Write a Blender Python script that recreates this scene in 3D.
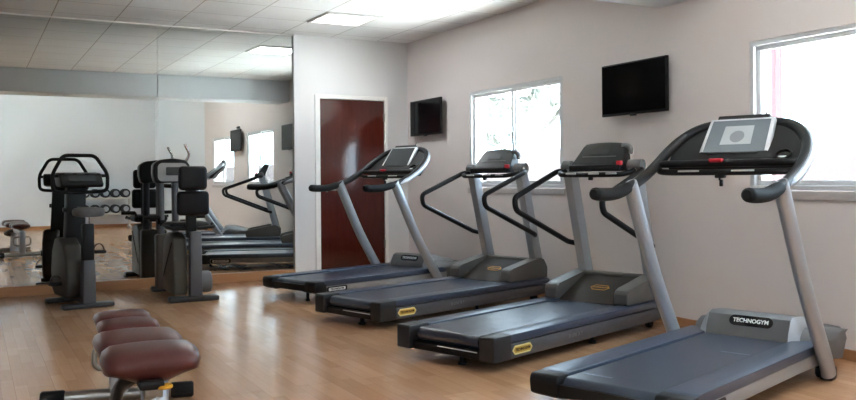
import bpy, bmesh, math, random
from mathutils import Vector, Matrix
random.seed(7)
for o in list(bpy.data.objects): bpy.data.objects.remove(o)
SC = bpy.context.scene
COL = SC.collection
R = math.radians

# ------------------------------------------------------------------ camera
F_PX, YAW, ROLL, CAM_H, HOR = 844.0, R(28.36), R(0.47), 1.15, 178.3
cs, sn = math.cos(YAW), math.sin(YAW)
fwd = Vector((sn, cs, 0)); r0 = Vector((cs, -sn, 0)); u0 = Vector((0, 0, 1))
rgt = r0 * math.cos(ROLL) - u0 * math.sin(ROLL)
upv = u0 * math.cos(ROLL) + r0 * math.sin(ROLL)
cam_d = bpy.data.cameras.new('camera')
cam = bpy.data.objects.new('camera', cam_d); COL.objects.link(cam)
mw = Matrix((rgt, upv, -fwd)).transposed().to_4x4(); mw.translation = (0, 0, CAM_H)
cam.matrix_world = mw
cam_d.sensor_width = 36; cam_d.lens = F_PX * 36 / 856
cam_d.shift_y = -(200 - HOR) / 856
cam_d.clip_start = 0.05; cam_d.clip_end = 300
SC.camera = cam

# ------------------------------------------------------------------ world, sun, exposure
wd = bpy.data.worlds.new('sky'); SC.world = wd; wd.use_nodes = True
bg = wd.node_tree.nodes['Background']
bg.inputs[0].default_value = (0.64, 0.82, 1.0, 1); bg.inputs[1].default_value = 9.0
sd = bpy.data.lights.new('sun', 'SUN'); sd.energy = 150.0; sd.angle = R(1.0); sd.color = (.82, .92, 1)
sun = bpy.data.objects.new('sun', sd); COL.objects.link(sun)
sun.rotation_euler = Vector((0.06, -0.5, -0.87)).to_track_quat('-Z', 'Y').to_euler()
PANEL_W = 16.0
SC.view_settings.view_transform = 'Standard'; SC.view_settings.look = 'None'
SC.view_settings.exposure = 0.2; SC.view_settings.gamma = 1.0; SC.view_settings.use_curve_mapping = False
SC.cycles.use_denoising = True
SC.cycles.max_bounces = 10; SC.cycles.diffuse_bounces = 6; SC.cycles.glossy_bounces = 6
SC.cycles.transparent_max_bounces = 16; SC.cycles.sample_clamp_indirect = 0.0
SC.cycles.caustics_reflective = False; SC.cycles.caustics_refractive = False

# ------------------------------------------------------------------ materials
def lin(c):
    return tuple((x / 255 / 12.92) if x / 255 <= .04045 else ((x / 255 + .055) / 1.055) ** 2.4 for x in c)
def mat(name, rgb, rough=.5, metal=0., spec=.5, bump=0., bscale=200., coat=0., var=0.):
    m = bpy.data.materials.new(name); m.use_nodes = True
    nt = m.node_tree; b = nt.nodes['Principled BSDF']
    c = lin(rgb)
    b.inputs['Base Color'].default_value = (*c, 1)
    b.inputs['Roughness'].default_value = rough; b.inputs['Metallic'].default_value = metal
    b.inputs['Specular IOR Level'].default_value = spec; b.inputs['Coat Weight'].default_value = coat
    tc = nt.nodes.new('ShaderNodeTexCoord')
    nz = nt.nodes.new('ShaderNodeTexNoise'); nz.inputs['Scale'].default_value = bscale; nz.inputs['Detail'].default_value = 4
    nt.links.new(tc.outputs['Object'], nz.inputs['Vector'])
    if bump:
        bp = nt.nodes.new('ShaderNodeBump'); bp.inputs['Strength'].default_value = bump; bp.inputs['Distance'].default_value = .002
        nt.links.new(nz.outputs['Fac'], bp.inputs['Height']); nt.links.new(bp.outputs['Normal'], b.inputs['Normal'])
    if var:
        rp = nt.nodes.new('ShaderNodeMixRGB'); rp.blend_type = 'MULTIPLY'; rp.inputs['Fac'].default_value = var
        rp.inputs['Color1'].default_value = (*c, 1)
        n2 = nt.nodes.new('ShaderNodeTexNoise'); n2.inputs['Scale'].default_value = bscale * .13; n2.inputs['Detail'].default_value = 5
        nt.links.new(tc.outputs['Object'], n2.inputs['Vector'])
        nt.links.new(n2.outputs['Fac'], rp.inputs['Color2']); nt.links.new(rp.outputs['Color'], b.inputs['Base Color'])
    return m
def emit(name, rgb, s):
    m = bpy.data.materials.new(name); m.use_nodes = True; nt = m.node_tree
    nt.nodes.remove(nt.nodes['Principled BSDF']); e = nt.nodes.new('ShaderNodeEmission')
    e.inputs[0].default_value = (*lin(rgb), 1); e.inputs[1].default_value = s
    nt.links.new(e.outputs[0], nt.nodes['Material Output'].inputs[0]); return m

M = dict(
    wall=mat('wall_paint', (221, 213, 210), .75, bump=.08, bscale=90),
    wall_lit=mat('wall_paint_lit', (221, 220, 220), .75, bump=.06, bscale=90),  # same paint as the window wall, whitened for the stronger light here
    rearwall=mat('rear_paint', (220, 225, 230), .75, bump=.05, bscale=90),
    white=mat('white_gloss_paint', (236, 234, 230), .4),
    alum=mat('white_aluminium', (205, 206, 208), .35),
    sill=mat('sill_stone', (192, 186, 184), .5, bump=.05),
    black=mat('black_plastic', (15, 16, 18), .45, spec=.35, bump=.05, bscale=400),
    blackgl=mat('black_gloss', (10, 11, 13), .12),
    rubber=mat('black_rubber', (15, 15, 16), .7, spec=.3, bump=.1, bscale=300),
    pad=mat('black_vinyl', (13, 14, 18), .5, spec=.35, bump=.15, bscale=150),
    belt=mat('belt_pvc', (42, 53, 70), .30, spec=.85, bump=.12, bscale=500),
    rail=mat('rail_plastic', (56, 68, 88), .3, spec=.7, bump=.04, bscale=300),
    handle=mat('handrail_plastic', (25, 26, 28), .42, spec=.4), dgrey=mat('dark_grey_plastic', (36, 37, 40), .42, bump=.05, bscale=300),
    grey=mat('grey_plastic', (112, 112, 113), .45, bump=.04, bscale=300),
    lgrey=mat('light_grey_plastic', (150, 150, 150), .4, bump=.04, bscale=300),
    sidegrey=mat('side_panel_grey', (84, 85, 90), .42, bump=.04, bscale=300),
    silver=mat('silver_paint', (172, 177, 184), .36, metal=.5),
    bright_silver=mat('bright_silver_paint', (205, 207, 210), .35, metal=.3),
    podgrey=mat('taupe_grey_plastic', (94, 92, 89), .45, bump=.04, bscale=300), console=mat('console_plastic', (22, 24, 25), .4, bump=.04, bscale=300),
    chrome=mat('chrome', (200, 200, 202), .15, metal=1.),
    steel=mat('satin_steel', (150, 148, 144), .32, metal=.85),
    taupe=mat('taupe_plastic', (84, 78, 70), .45, bump=.04, bscale=300),
    dtaupe=mat('dark_taupe_plastic', (62, 58, 52), .5, bump=.04, bscale=300),
    brownpanel=mat('brown_panel', (52, 45, 40), .55, spec=.3),
    palegold=mat('pale_gold_print', (232, 216, 150), .5), gold=mat('gold_print', (196, 160, 66), .5), orange=mat('orange_print', (196, 140, 60), .5),
    white_print=mat('white_print', (225, 228, 230), .5),
    beltprint=mat('belt_print', (150, 162, 178), .5),
    faint_print=mat('faint_print', (128, 132, 136), .5),
    red=mat('red_plastic', (190, 30, 45), .4),
    yellow=mat('yellow_plastic', (214, 160, 40), .45),
    screen=mat('grey_screen', (112, 122, 128), .22), screen2=mat('pale_screen', (176, 184, 188), .25), screen3=mat('mid_screen', (136, 144, 148), .25),
    dscreen=mat('dark_screen', (60, 64, 66), .22),
    tvscreen=mat('tv_screen', (8, 10, 13), .10, spec=.2),
    burg=mat('burgundy_vinyl', (82, 37, 36), .30, bump=.06, bscale=120),
    seatgrey=mat('grey_seat', (92, 92, 92), .6),
    dumb=mat('dumbbell_rubber', (38, 42, 48), .5), dumbhub=mat('dumbbell_hub', (160, 166, 174), .35, metal=.5),
    shelf=mat('rack_shelf', (205, 200, 194), .5),
    bark=mat('bark', (125, 121, 117), .9, bump=.5, bscale=30), leaf=mat('leaf', (152, 154, 149), .9, spec=0.),
    ground=mat('sand_ground', (214, 208, 200), .95, bump=.3, bscale=8), pinkwall=mat('dusky_pink_render', (68, 62, 62), 1.0, spec=0., bump=.1),
    redpost=mat('pink_post', (94, 76, 79), 1.0, spec=0.),
    tileframe=mat('lamp_frame', (232, 232, 230), .45),
    lamp=emit('lamp_diffuser', (255, 252, 246), 2.2),
)
# mahogany door
def wood(name, c1, c2, rough, sx, sy, sz, coat=0.):
    m = mat(name, c1, rough, coat=coat); nt = m.node_tree; b = nt.nodes['Principled BSDF']
    tc = nt.nodes['Texture Coordinate']; mp = nt.nodes.new('ShaderNodeMapping'); mp.inputs['Scale'].default_value = (sx, sy, sz)
    nz = nt.nodes.new('ShaderNodeTexNoise'); nz.inputs['Scale'].default_value = 3; nz.inputs['Detail'].default_value = 6
    mx = nt.nodes.new('ShaderNodeMixRGB'); mx.inputs[1].default_value = (*lin(c1), 1); mx.inputs[2].default_value = (*lin(c2), 1)
    nt.links.new(tc.outputs['Object'], mp.inputs[0]); nt.links.new(mp.outputs[0], nz.inputs['Vector'])
    nt.links.new(nz.outputs['Fac'], mx.inputs[0]); nt.links.new(mx.outputs[0], b.inputs['Base Color']); return m
M['door'] = wood('mahogany_door', (88, 32, 23), (62, 20, 15), .16, 12, 12, 1, .3)
M['basewood'] = wood('baseboard_wood', (186, 138, 96), (160, 112, 74), .45, 1.5, 1.5, 14)
# wood strip floor, strips run along y
def floor_mat():
    m = mat('beech_strip_floor', (190, 150, 115), .3); nt = m.node_tree; b = nt.nodes['Principled BSDF']; L = nt.links.new
    tc = nt.nodes['Texture Coordinate']; mp = nt.nodes.new('ShaderNodeMapping'); mp.inputs['Rotation'].default_value = (0, 0, R(90))
    L(tc.outputs['Object'], mp.inputs[0])
    def brick(w, h, off, c1, c2, cm, ms):
        k = nt.nodes.new('ShaderNodeTexBrick'); k.inputs['Scale'].default_value = 1; k.inputs['Brick Width'].default_value = w
        k.inputs['Row Height'].default_value = h; k.inputs['Mortar Size'].default_value = ms; k.offset = off; k.inputs['Bias'].default_value = -.1
        k.inputs['Color1'].default_value = (*lin(c1), 1); k.inputs['Color2'].default_value = (*lin(c2), 1); k.inputs['Mortar'].default_value = (*lin(cm), 1)
        L(mp.outputs[0], k.inputs['Vector']); return k
    k = brick(.48, .066, .37, (208, 166, 130), (192, 149, 113), (177, 136, 102), .0006)
    k2 = brick(1.3, .198, .43, (255, 255, 255), (238, 233, 228), (222, 210, 200), .001)
    mx = nt.nodes.new('ShaderNodeMixRGB'); mx.blend_type = 'MULTIPLY'; mx.inputs[0].default_value = 1
    L(k.outputs['Color'], mx.inputs[1]); L(k2.outputs['Color'], mx.inputs[2])
    mp2 = nt.nodes.new('ShaderNodeMapping'); mp2.inputs['Scale'].default_value = (40, 2.5, 1); L(tc.outputs['Object'], mp2.inputs[0])
    nz = nt.nodes.new('ShaderNodeTexNoise'); nz.inputs['Scale'].default_value = 1.4; nz.inputs['Detail'].default_value = 5; L(mp2.outputs[0], nz.inputs['Vector'])
    rp = nt.nodes.new('ShaderNodeValToRGB'); rp.color_ramp.elements[0].color = (.86, .84, .82, 1); rp.color_ramp.elements[1].color = (1, 1, 1, 1)
    L(nz.outputs['Fac'], rp.inputs[0])
    m2 = nt.nodes.new('ShaderNodeMixRGB'); m2.blend_type = 'MULTIPLY'; m2.inputs[0].default_value = 1
    L(mx.outputs[0], m2.inputs[1]); L(rp.outputs[0], m2.inputs[2]); L(m2.outputs[0], b.inputs['Base Color'])
    n3 = nt.nodes.new('ShaderNodeTexNoise'); n3.inputs['Scale'].default_value = 6
    L(tc.outputs['Object'], n3.inputs['Vector'])
    mr = nt.nodes.new('ShaderNodeMapRange'); mr.inputs[3].default_value = .13; mr.inputs[4].default_value = .22
    L(n3.outputs['Fac'], mr.inputs[0]); L(mr.outputs[0], b.inputs['Roughness'])
    b.inputs['Specular IOR Level'].default_value = .36
    return m
M['floor'] = floor_mat()
# suspended ceiling: 61 cm tiles
def ceil_mat():
    m = mat('ceiling_tiles', (214, 208, 202), .85); nt = m.node_tree; b = nt.nodes['Principled BSDF']; L = nt.links.new
    tc = nt.nodes['Texture Coordinate']; mp = nt.nodes.new('ShaderNodeMapping'); mp.inputs['Location'].default_value = (-.11 + .61, -8.57 + .61 * 15, 0)
    L(tc.outputs['Object'], mp.inputs[0])
    k = nt.nodes.new('ShaderNodeTexBrick'); k.offset = 0; k.inputs['Scale'].default_value = 1; k.inputs['Brick Width'].default_value = .61; k.inputs['Row Height'].default_value = .61
    k.inputs['Mortar Size'].default_value = .006; k.inputs['Mortar Smooth'].default_value = .3
    k.inputs['Color1'].default_value = (*lin((246, 246, 246)), 1); k.inputs['Color2'].default_value = (*lin((241, 241, 241)), 1); k.inputs['Mortar'].default_value = (*lin((186, 180, 174)), 1)
    L(mp.outputs[0], k.inputs['Vector'])
    nz = nt.nodes.new('ShaderNodeTexNoise'); nz.inputs['Scale'].default_value = 2.2; nz.inputs['Detail'].default_value = 6; nz.inputs['Roughness'].default_value = .65
    L(tc.outputs['Object'], nz.inputs['Vector'])
    rp = nt.nodes.new('ShaderNodeValToRGB'); rp.color_ramp.elements[0].position = .3; rp.color_ramp.elements[0].color = (.96, .955, .95, 1)
    rp.color_ramp.elements[1].position = .6; rp.color_ramp.elements[1].color = (1, 1, 1, 1); L(nz.outputs['Fac'], rp.inputs[0])
    m2 = nt.nodes.new('ShaderNodeMixRGB'); m2.blend_type = 'MULTIPLY'; m2.inputs[0].default_value = 1
    L(k.outputs['Color'], m2.inputs[1]); L(rp.outputs[0], m2.inputs[2]); L(m2.outputs[0], b.inputs['Base Color'])
    bp = nt.nodes.new('ShaderNodeBump'); bp.inputs['Strength'].default_value = .5; bp.inputs['Distance'].default_value = .004; bp.invert = True
    L(k.outputs['Fac'], bp.inputs['Height']); L(bp.outputs['Normal'], b.inputs['Normal'])
    return m
M['ceil'] = ceil_mat()
def mirror_mat():
    m = bpy.data.materials.new('silvered_glass'); m.use_nodes = True; b = m.node_tree.nodes['Principled BSDF']
    b.inputs['Base Color'].default_value = (.76, .79, .775, 1); b.inputs['Metallic'].default_value = 1; b.inputs['Roughness'].default_value = 0.0
    return m
M['mirror'] = mirror_mat()
def glass_mat():
    m = bpy.data.materials.new('window_glass'); m.use_nodes = True; nt = m.node_tree; nt.nodes.remove(nt.nodes['Principled BSDF'])
    t = nt.nodes.new('ShaderNodeBsdfTransparent'); t.inputs[0].default_value = (.95, .97, .96, 1)
    g = nt.nodes.new('ShaderNodeBsdfGlossy'); g.inputs['Roughness'].default_value = .02
    fr = nt.nodes.new('ShaderNodeFresnel'); fr.inputs[0].default_value = 1.35
    geo = nt.nodes.new('ShaderNodeNewGeometry'); sb = nt.nodes.new('ShaderNodeMath'); sb.operation = 'SUBTRACT'; sb.inputs[0].default_value = 1; nt.links.new(geo.outputs['Backfacing'], sb.inputs[1])
    ml = nt.nodes.new('ShaderNodeMath'); ml.operation = 'MULTIPLY'; nt.links.new(fr.outputs[0], ml.inputs[0]); nt.links.new(sb.outputs[0], ml.inputs[1])
    mx = nt.nodes.new('ShaderNodeMixShader'); nt.links.new(ml.outputs[0], mx.inputs[0]); nt.links.new(t.outputs[0], mx.inputs[1]); nt.links.new(g.outputs[0], mx.inputs[2])
    nt.links.new(mx.outputs[0], nt.nodes['Material Output'].inputs[0]); return m
M['glass'] = glass_mat()

# ------------------------------------------------------------------ mesh helpers
def box(bm, x0, x1, y0, y1, z0, z1, bev=0, seg=2):
    vs = [bm.verts.new((x, y, z)) for x in (x0, x1) for y in (y0, y1) for z in (z0, z1)]
    fs = [(0, 1, 3, 2), (4, 6, 7, 5), (0, 4, 5, 1), (2, 3, 7, 6), (0, 2, 6, 4), (1, 5, 7, 3)]
    F = [bm.faces.new([vs[i] for i in f]) for f in fs]
    if bev:
        es = list({e for f in F for e in f.edges})
        bmesh.ops.bevel(bm, geom=es, offset=bev, segments=seg, profile=.5, affect='EDGES', clamp_overlap=True)
    return bm
def prism(bm, pts, axis, a0, a1, bev=0, seg=2):
    def v(p, a): return {'y': (p[0], a, p[1]), 'x': (a, p[0], p[1]), 'z': (p[0], p[1], a)}[axis]
    A = [bm.verts.new(v(p, a0)) for p in pts]; B = [bm.verts.new(v(p, a1)) for p in pts]
    n = len(pts); F = [bm.faces.new(A[::-1]), bm.faces.new(B)]
    F += [bm.faces.new((A[i], A[(i + 1) % n], B[(i + 1) % n], B[i])) for i in range(n)]
    if bev:
        es = list({e for f in F for e in f.edges})
        bmesh.ops.bevel(bm, geom=es, offset=bev, segments=seg, profile=.5, affect='EDGES', clamp_overlap=True)
    return bm
def loft(bm, rings, caps=True, closed=True):
    V = [[bm.verts.new(p) for p in r] for r in rings]; n = len(rings[0])
    for a, b in zip(V, V[1:]):
        for i in range(n if closed else n - 1):
            bm.faces.new((a[i], a[(i + 1) % n], b[(i + 1) % n], b[i]))
    if caps: bm.faces.new(V[0][::-1]); bm.faces.new(V[-1])
    return bm
def smooth_path(pts, sub=6, closed=False):
    P = [Vector(p) for p in pts]; n = len(P); out = []
    for i in range(n if closed else n - 1):
        if closed: a, b, c, d = P[(i - 1) % n], P[i], P[(i + 1) % n], P[(i + 2) % n]
        else: a, b, c, d = P[max(i - 1, 0)], P[i], P[i + 1], P[min(i + 2, n - 1)]
        for k in range(sub):
            t = k / sub
            out.append(.5 * ((2 * b) + (-a + c) * t + (2 * a - 5 * b + 4 * c - d) * t * t + (-a + 3 * b - 3 * c + d) * t ** 3))
    if not closed: out.append(P[-1])
    return out
def rounded_path(pts, rad, seg=5, closed=False):
    P = [Vector(p) for p in pts]; n = len(P); out = []
    for i in range(n):
        if not closed and i in (0, n - 1): out.append(P[i]); continue
        a, b, c = P[i - 1], P[i], P[(i + 1) % n]
        d1, d2 = (a - b), (c - b); r = min(rad, d1.length * .45, d2.length * .45)
        p, q = b + d1.normalized() * r, b + d2.normalized() * r
        for k in range(seg + 1):
            t = k / seg; out.append((1 - t) ** 2 * p + 2 * t * (1 - t) * b + t * t * q)
    return out
def tube(bm, pts, r, n=12, ry=None, closed=False, up=None, caps=True):
    P = [Vector(p) for p in pts]; m = len(P); rings = []
    nrm = None
    for i in range(m):
        if closed: t = (P[(i + 1) % m] - P[i - 1])
        else: t = P[min(i + 1, m - 1)] - P[max(i - 1, 0)]
        t.normalize()
        if nrm is None:
            u = Vector(up) if up else (Vector((0, 0, 1)) if abs(t.z) < .9 else Vector((1, 0, 0)))
            nrm = (u - t * u.dot(t)).normalized()
        else: nrm = (nrm - t * nrm.dot(t)).normalized()
        b = t.cross(nrm)
        ri = r[i] if isinstance(r, (list, tuple)) else r
        rj = ri if ry is None else (ry[i] if isinstance(ry, (list, tuple)) else ry)
        rings.append([P[i] + nrm * (ri * math.cos(2 * math.pi * k / n)) + b * (rj * math.sin(2 * math.pi * k / n)) for k in range(n)])
    if closed: rings.append(rings[0]); caps = False
    loft(bm, rings, caps)
    if closed: bmesh.ops.remove_doubles(bm, verts=bm.verts[:], dist=1e-6)
    return bm
def lathe(bm, prof, n=24, c=(0, 0, 0), ax='z'):
    def q(r, h, a):
        x, y = r * math.cos(a), r * math.sin(a)
        p = {'z': (x, y, h), 'y': (x, h, y), 'x': (h, x, y)}[ax]
        return (p[0] + c[0], p[1] + c[1], p[2] + c[2])
    return loft(bm, [[q(max(r, 1e-4), h, 2 * math.pi * k / n) for k in range(n)] for r, h in prof])
def cyl(bm, r, h0, h1, c=(0, 0, 0), ax='z', n=20, bev=.004):
    b = min(bev, abs(h1 - h0) * .4, r * .4)
    return lathe(bm, [(r - b, h0), (r, h0 + b), (r, h1 - b), (r - b, h1)], n, c, ax)
def cushion(bm, x0, x1, y0, y1, z0, z1, rad, seg=5):
    return box(bm, x0, x1, y0, y1, z0, z1, rad, seg)
def text_bm(s, size, org, right, upd, depth=.001, bold=.0, align='CENTER'):
    cu = bpy.data.curves.new('lettering', 'FONT'); cu.body = s; cu.size = size; cu.extrude = depth; cu.align_x = align; cu.align_y = 'CENTER'; cu.offset = bold
    ob = bpy.data.objects.new('lettering', cu); COL.objects.link(ob)
    bpy.context.view_layer.update()
    me = bpy.data.meshes.new_from_object(ob.evaluated_get(bpy.context.evaluated_depsgraph_get()))
    bpy.data.objects.remove(ob); bpy.data.curves.remove(cu)
    bm = bmesh.new(); bm.from_mesh(me); bpy.data.meshes.remove(me)
    r = Vector(right).normalized(); u = Vector(upd); u = (u - r * u.dot(r)).normalized(); n = r.cross(u)
    mt = Matrix((r, u, n)).transposed().to_4x4(); mt.translation = Vector(org)
    bmesh.ops.transform(bm, matrix=mt, verts=bm.verts[:])
    return bm
def plaque(bm, org, right, upd, w, h, t, rad=None, n=8, shape='oval'):
    """thin rounded plate facing right x up"""
    r = Vector(right).normalized(); u = Vector(upd); u = (u - r * u.dot(r)).normalized(); nn = r.cross(u); o = Vector(org)
    if shape == 'hex': P = [(-w / 2, 0), (-w / 2 + h * .45, -h / 2), (w / 2 - h * .45, -h / 2), (w / 2, 0), (w / 2 - h * .45, h / 2), (-w / 2 + h * .45, h / 2)]
    else:
        rad = min(rad if rad else h / 2, h / 2, w / 2); P = []
        for cx, cy, a0 in ((w / 2 - rad, -h / 2 + rad, -90), (w / 2 - rad, h / 2 - rad, 0), (-w / 2 + rad, h / 2 - rad, 90), (-w / 2 + rad, -h / 2 + rad, 180)):
            for k in range(n + 1):
                a = R(a0 + 90 * k / n); P.append((cx + rad * math.cos(a), cy + rad * math.sin(a)))
    loft(bm, [[o + r * x + u * y for x, y in P], [o + r * x + u * y + nn * t for x, y in P]])
    return bm
def NB(): return bmesh.new()
def obj(name, bm, m, parent=None, smooth=True, ang=38, label=None):
    bmesh.ops.recalc_face_normals(bm, faces=bm.faces[:])
    me = bpy.data.meshes.new(name); bm.to_mesh(me); bm.free()
    if smooth:
        me.shade_smooth(); me.set_sharp_from_angle(angle=R(ang))
    me.materials.append(M[m] if isinstance(m, str) else m)
    o = bpy.data.objects.new(name, me); COL.objects.link(o)
    if parent: o.parent = parent
    if label: o['label'] = label
    return o
def tag(o, label, cat, group=None, kind=None):
    o['label'] = label; o['category'] = cat
    if group: o['group'] = group
    if kind: o['kind'] = kind
    return o
def thing(name, label, cat, loc=(0, 0, 0), rz=0, group=None):
    o = bpy.data.objects.new(name, None); o.empty_display_size = .1; COL.objects.link(o)
    o.location = loc; o.rotation_euler = (0, 0, rz)
    return tag(o, label, cat, group)
def struct(name, bm, m, parent=None, label=None, cat=None, smooth=False):
    o = obj(name, bm, m, parent, smooth=smooth)
    if not parent: o['kind'] = 'structure'
    if label: o['label'] = label
    if cat: o['category'] = cat
    return o
def dup(root, loc, rz, label, group=None):
    r = root.copy(); COL.objects.link(r); r.location = loc; r.rotation_euler = (0, 0, rz); r['label'] = label
    if group: r['group'] = group
    for ch in list(root.children):
        c = ch.copy(); COL.objects.link(c); c.parent = r
        for g in list(ch.children):
            d = g.copy(); COL.objects.link(d); d.parent = c
    return r

# ------------------------------------------------------------------ the room shell
XR, YB, ZC, XL, YR = 4.793, 9.41, 2.84, -2.6, -3.3
ZH = 3.45   # higher ceiling on the camera side of the beam
MIR = 9.435
struct('floor', box(NB(), XL - .2, XR + .2, YR - .2, 9.9, -.12, 0), 'floor', label='beech strip wood floor with a soft gloss', cat='floor')
struct('ceiling', box(box(NB(), XL - .2, XR + .22, 4.46, 9.9, ZC, ZC + .12), XL - .2, XR + .22, YR - .2, 4.8, ZH, ZH + .12), 'ceil', label='grey suspended ceiling of square tiles', cat='ceiling')
WIN = [(6.25, 7.915), (2.46, 4.13), (-.24, 1.50)]
WZ0, WZ1 = 1.02, 2.085
def wall_right():
    bm = NB(); x0, x1 = XR, XR + .22
    ys = [9.9] + [v for a, b in WIN for v in (b, a)] + [-1.0]
    for i in range(0, len(ys), 2): box(bm, x0, x1, ys[i + 1], ys[i], 0, ZC)
    for a, b in WIN: box(bm, x0, x1, a, b, 0, WZ0); box(bm, x0, x1, a, b, WZ1, ZC)
    box(bm, x0, x1, -1.0, 4.6, ZC, ZH)
    return bm
struct('wall_right', wall_right(), 'wall', label='long pinkish white wall with the windows and televisions', cat='wall')
bm = NB(); box(bm, 3.308, 3.56, 9.40, 9.7, 0, ZC); box(bm, 4.51, XR, 9.40, 9.7, 0, ZC); box(bm, 3.56, 4.51, 9.40, 9.7, 2.15, ZC); box(bm, XL, XR, 9.7, 9.9, 0, ZC); box(bm, XL, 3.308, 9.452, 9.7, 0, ZC)
struct('wall_back', bm, 'wall_lit', label='white end wall around the dark red door', cat='wall')
struct('wall_recess', prism(NB(), [(4.10, YR), (XR, -1.0), (XR + .22, -1.0), (XR + .22, YR - .2), (4.10, YR - .2)], 'z', 0, ZH), 'rearwall', label='wall return seen in the mirror', cat='wall')
struct('wall_rear', box(NB(), XL - .2, 4.10, YR - .2, YR, 0, ZH), 'rearwall', label='plain white wall seen in the mirror', cat='wall')
FILL_WIN = [(-2.7, -.9)]  # opening added in the unseen left wall to let in fill light
def wall_left():
    bm = NB(); ys = [YR] + [v for ab in FILL_WIN for v in ab] + [9.7]
    for i in range(0, len(ys), 2): box(bm, XL - .2, XL, ys[i], ys[i + 1], 0, ZC)
    for a, b in FILL_WIN: box(bm, XL - .2, XL, a, b, 0, .95); box(bm, XL - .2, XL, a, b, 2.2, ZC)
    box(bm, XL - .2, XL, YR, 4.6, ZC, ZH)
    return bm
struct('wall_left', wall_left(), 'rearwall')
bm = NB(); prism(bm, [(4.46, 2.48), (5.0, 2.48), (5.0, ZC), (4.6, ZC), (4.6, ZH), (4.46, ZH)], 'x', XL, XR, .01, 2)
struct('beam', bm, 'rearwall', label='white ceiling beam crossing the room', cat='beam')
struct('baseboard_right', box(NB(), XR - .018, XR, -1, 9.40, 0, .065, .004), 'basewood', label='low wooden baseboard along the window wall', cat='baseboard')
struct('baseboard_back', box(NB(), XL, 3.305, 9.385, 9.452, 0, .10, .005), 'basewood', label='wooden plinth below the mirror', cat='baseboard')
struct('baseboard_rear', box(NB(), XL, 4.10, YR, YR + .018, 0, .08, .004), 'basewood')
struct('trim_1', box(NB(), XL + .02, 3.306, MIR - .012, MIR, ZC - .014, ZC, .002), 'white', label='thin white trim along the top of the mirror', cat='trim')
# mirror panels
SEAM = 1.771
tag(obj('wall_mirror', box(NB(), XL + .02, SEAM - .002, MIR, MIR + .012, .102, ZC - .015), 'mirror', smooth=False), 'large frameless wall mirror panel left of the thin seam, behind the upright bike', 'mirror', 'mirror panels')
tag(obj('wall_mirror', box(NB(), SEAM + .002, 3.306, MIR, MIR + .012, .102, ZC - .015), 'mirror', smooth=False), 'frameless wall mirror panel right of the thin seam, next to the door wall', 'mirror', 'mirror panels')

def window(i, a, b, label):
    bm = NB(); x0, x1 = XR + .004, XR + .064
    f = .032
    for y0, y1, z0, z1 in ((a, b, WZ0 + .03, WZ0 + .03 + f), (a, b, WZ1 - f, WZ1), (a, a + f, WZ0 + .03 + f, WZ1 - f), (b - f, b, WZ0 + .03 + f, WZ1 - f)):
        box(bm, x0, x1, y0, y1, z0, z1, .004)
    w = struct('window_%d' % i, bm, 'alum', label=label, cat='window')
    mid = (a + b) / 2
    z0, z1 = WZ0 + .03 + f, WZ1 - f
    for k, (y0, y1, xo) in enumerate(((a + f, mid + .025, .012), (mid - .025, b - f, .036))):
        bm = NB(); s = .034; X0 = XR + xo; X1 = X0 + .022
        for q in ((y0, y1, z0, z0 + s), (y0, y1, z1 - s, z1), (y0, y0 + s, z0 + s, z1 - s), (y1 - s, y1, z0 + s, z1 - s)): box(bm, X0, X1, *q, .003)
        so = obj('sash', bm, 'alum', w)
        obj('glass_pane', box(NB(), X0 + .008, X0 + .014, y0 + s, y1 - s, z0 + s, z1 - s), 'glass', so, smooth=False)
    obj('latch', box(NB(), XR + .0, XR + .014, mid - .012, mid + .012, 1.5, 1.62, .004), 'grey', w)
    bm = NB(); box(bm, XR - .015, XR + .004, a - .03, b + .03, WZ0 - .035, WZ0 + .028, .006)
    obj('sill', bm, 'sill', w)
    # portal for the daylight of this opening
    ld = bpy.data.lights.new('daylight_portal', 'AREA'); ld.shape = 'RECTANGLE'; ld.size = b - a; ld.size_y = WZ1 - WZ0; ld.cycles.is_portal = True
    lo = bpy.data.objects.new('daylight_portal', ld); COL.objects.link(lo); lo.location = (XR + .16, mid, (WZ0 + WZ1) / 2)
    lo.rotation_euler = Vector((-1, 0, 0)).to_track_quat('-Z', 'Y').to_euler()
window(1, *WIN[0], 'sliding window with two white framed panes between the televisions')
window(2, *WIN[1], 'white framed window behind the nearest treadmill console')
window(3, *WIN[2], 'white framed window seen only in the mirror')

for i, (a, b) in enumerate(FILL_WIN):
    bm = NB(); f = .05; m_ = (a + b) / 2
    for q in ((a, b, .95, 1.0), (a, b, 2.15, 2.2), (a, a + f, 1.0, 2.15), (b - f, b, 1.0, 2.15), (m_ - .03, m_ + .03, 1.0, 2.15)): box(bm, XL - .13, XL - .07, *q, .004)
    w = struct('window_%d' % (i + 4), bm, 'alum')  # added window, out of view, brightens the back of the room
    for y0, y1 in ((a + f, m_ - .03), (m_ + .03, b - f)): obj('glass_pane', box(NB(), XL - .104, XL - .098, y0, y1, 1.0, 2.15), 'glass', w, smooth=False)
    ld = bpy.data.lights.new('daylight_portal', 'AREA'); ld.shape = 'RECTANGLE'; ld.size = b - a; ld.size_y = 1.25; ld.cycles.is_portal = True
    lo = bpy.data.objects.new('daylight_portal', ld); COL.objects.link(lo); lo.location = (XL - .15, m_, 1.575); lo.rotation_euler = Vector((1, 0, 0)).to_track_quat('-Z', 'Y').to_euler()
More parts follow.
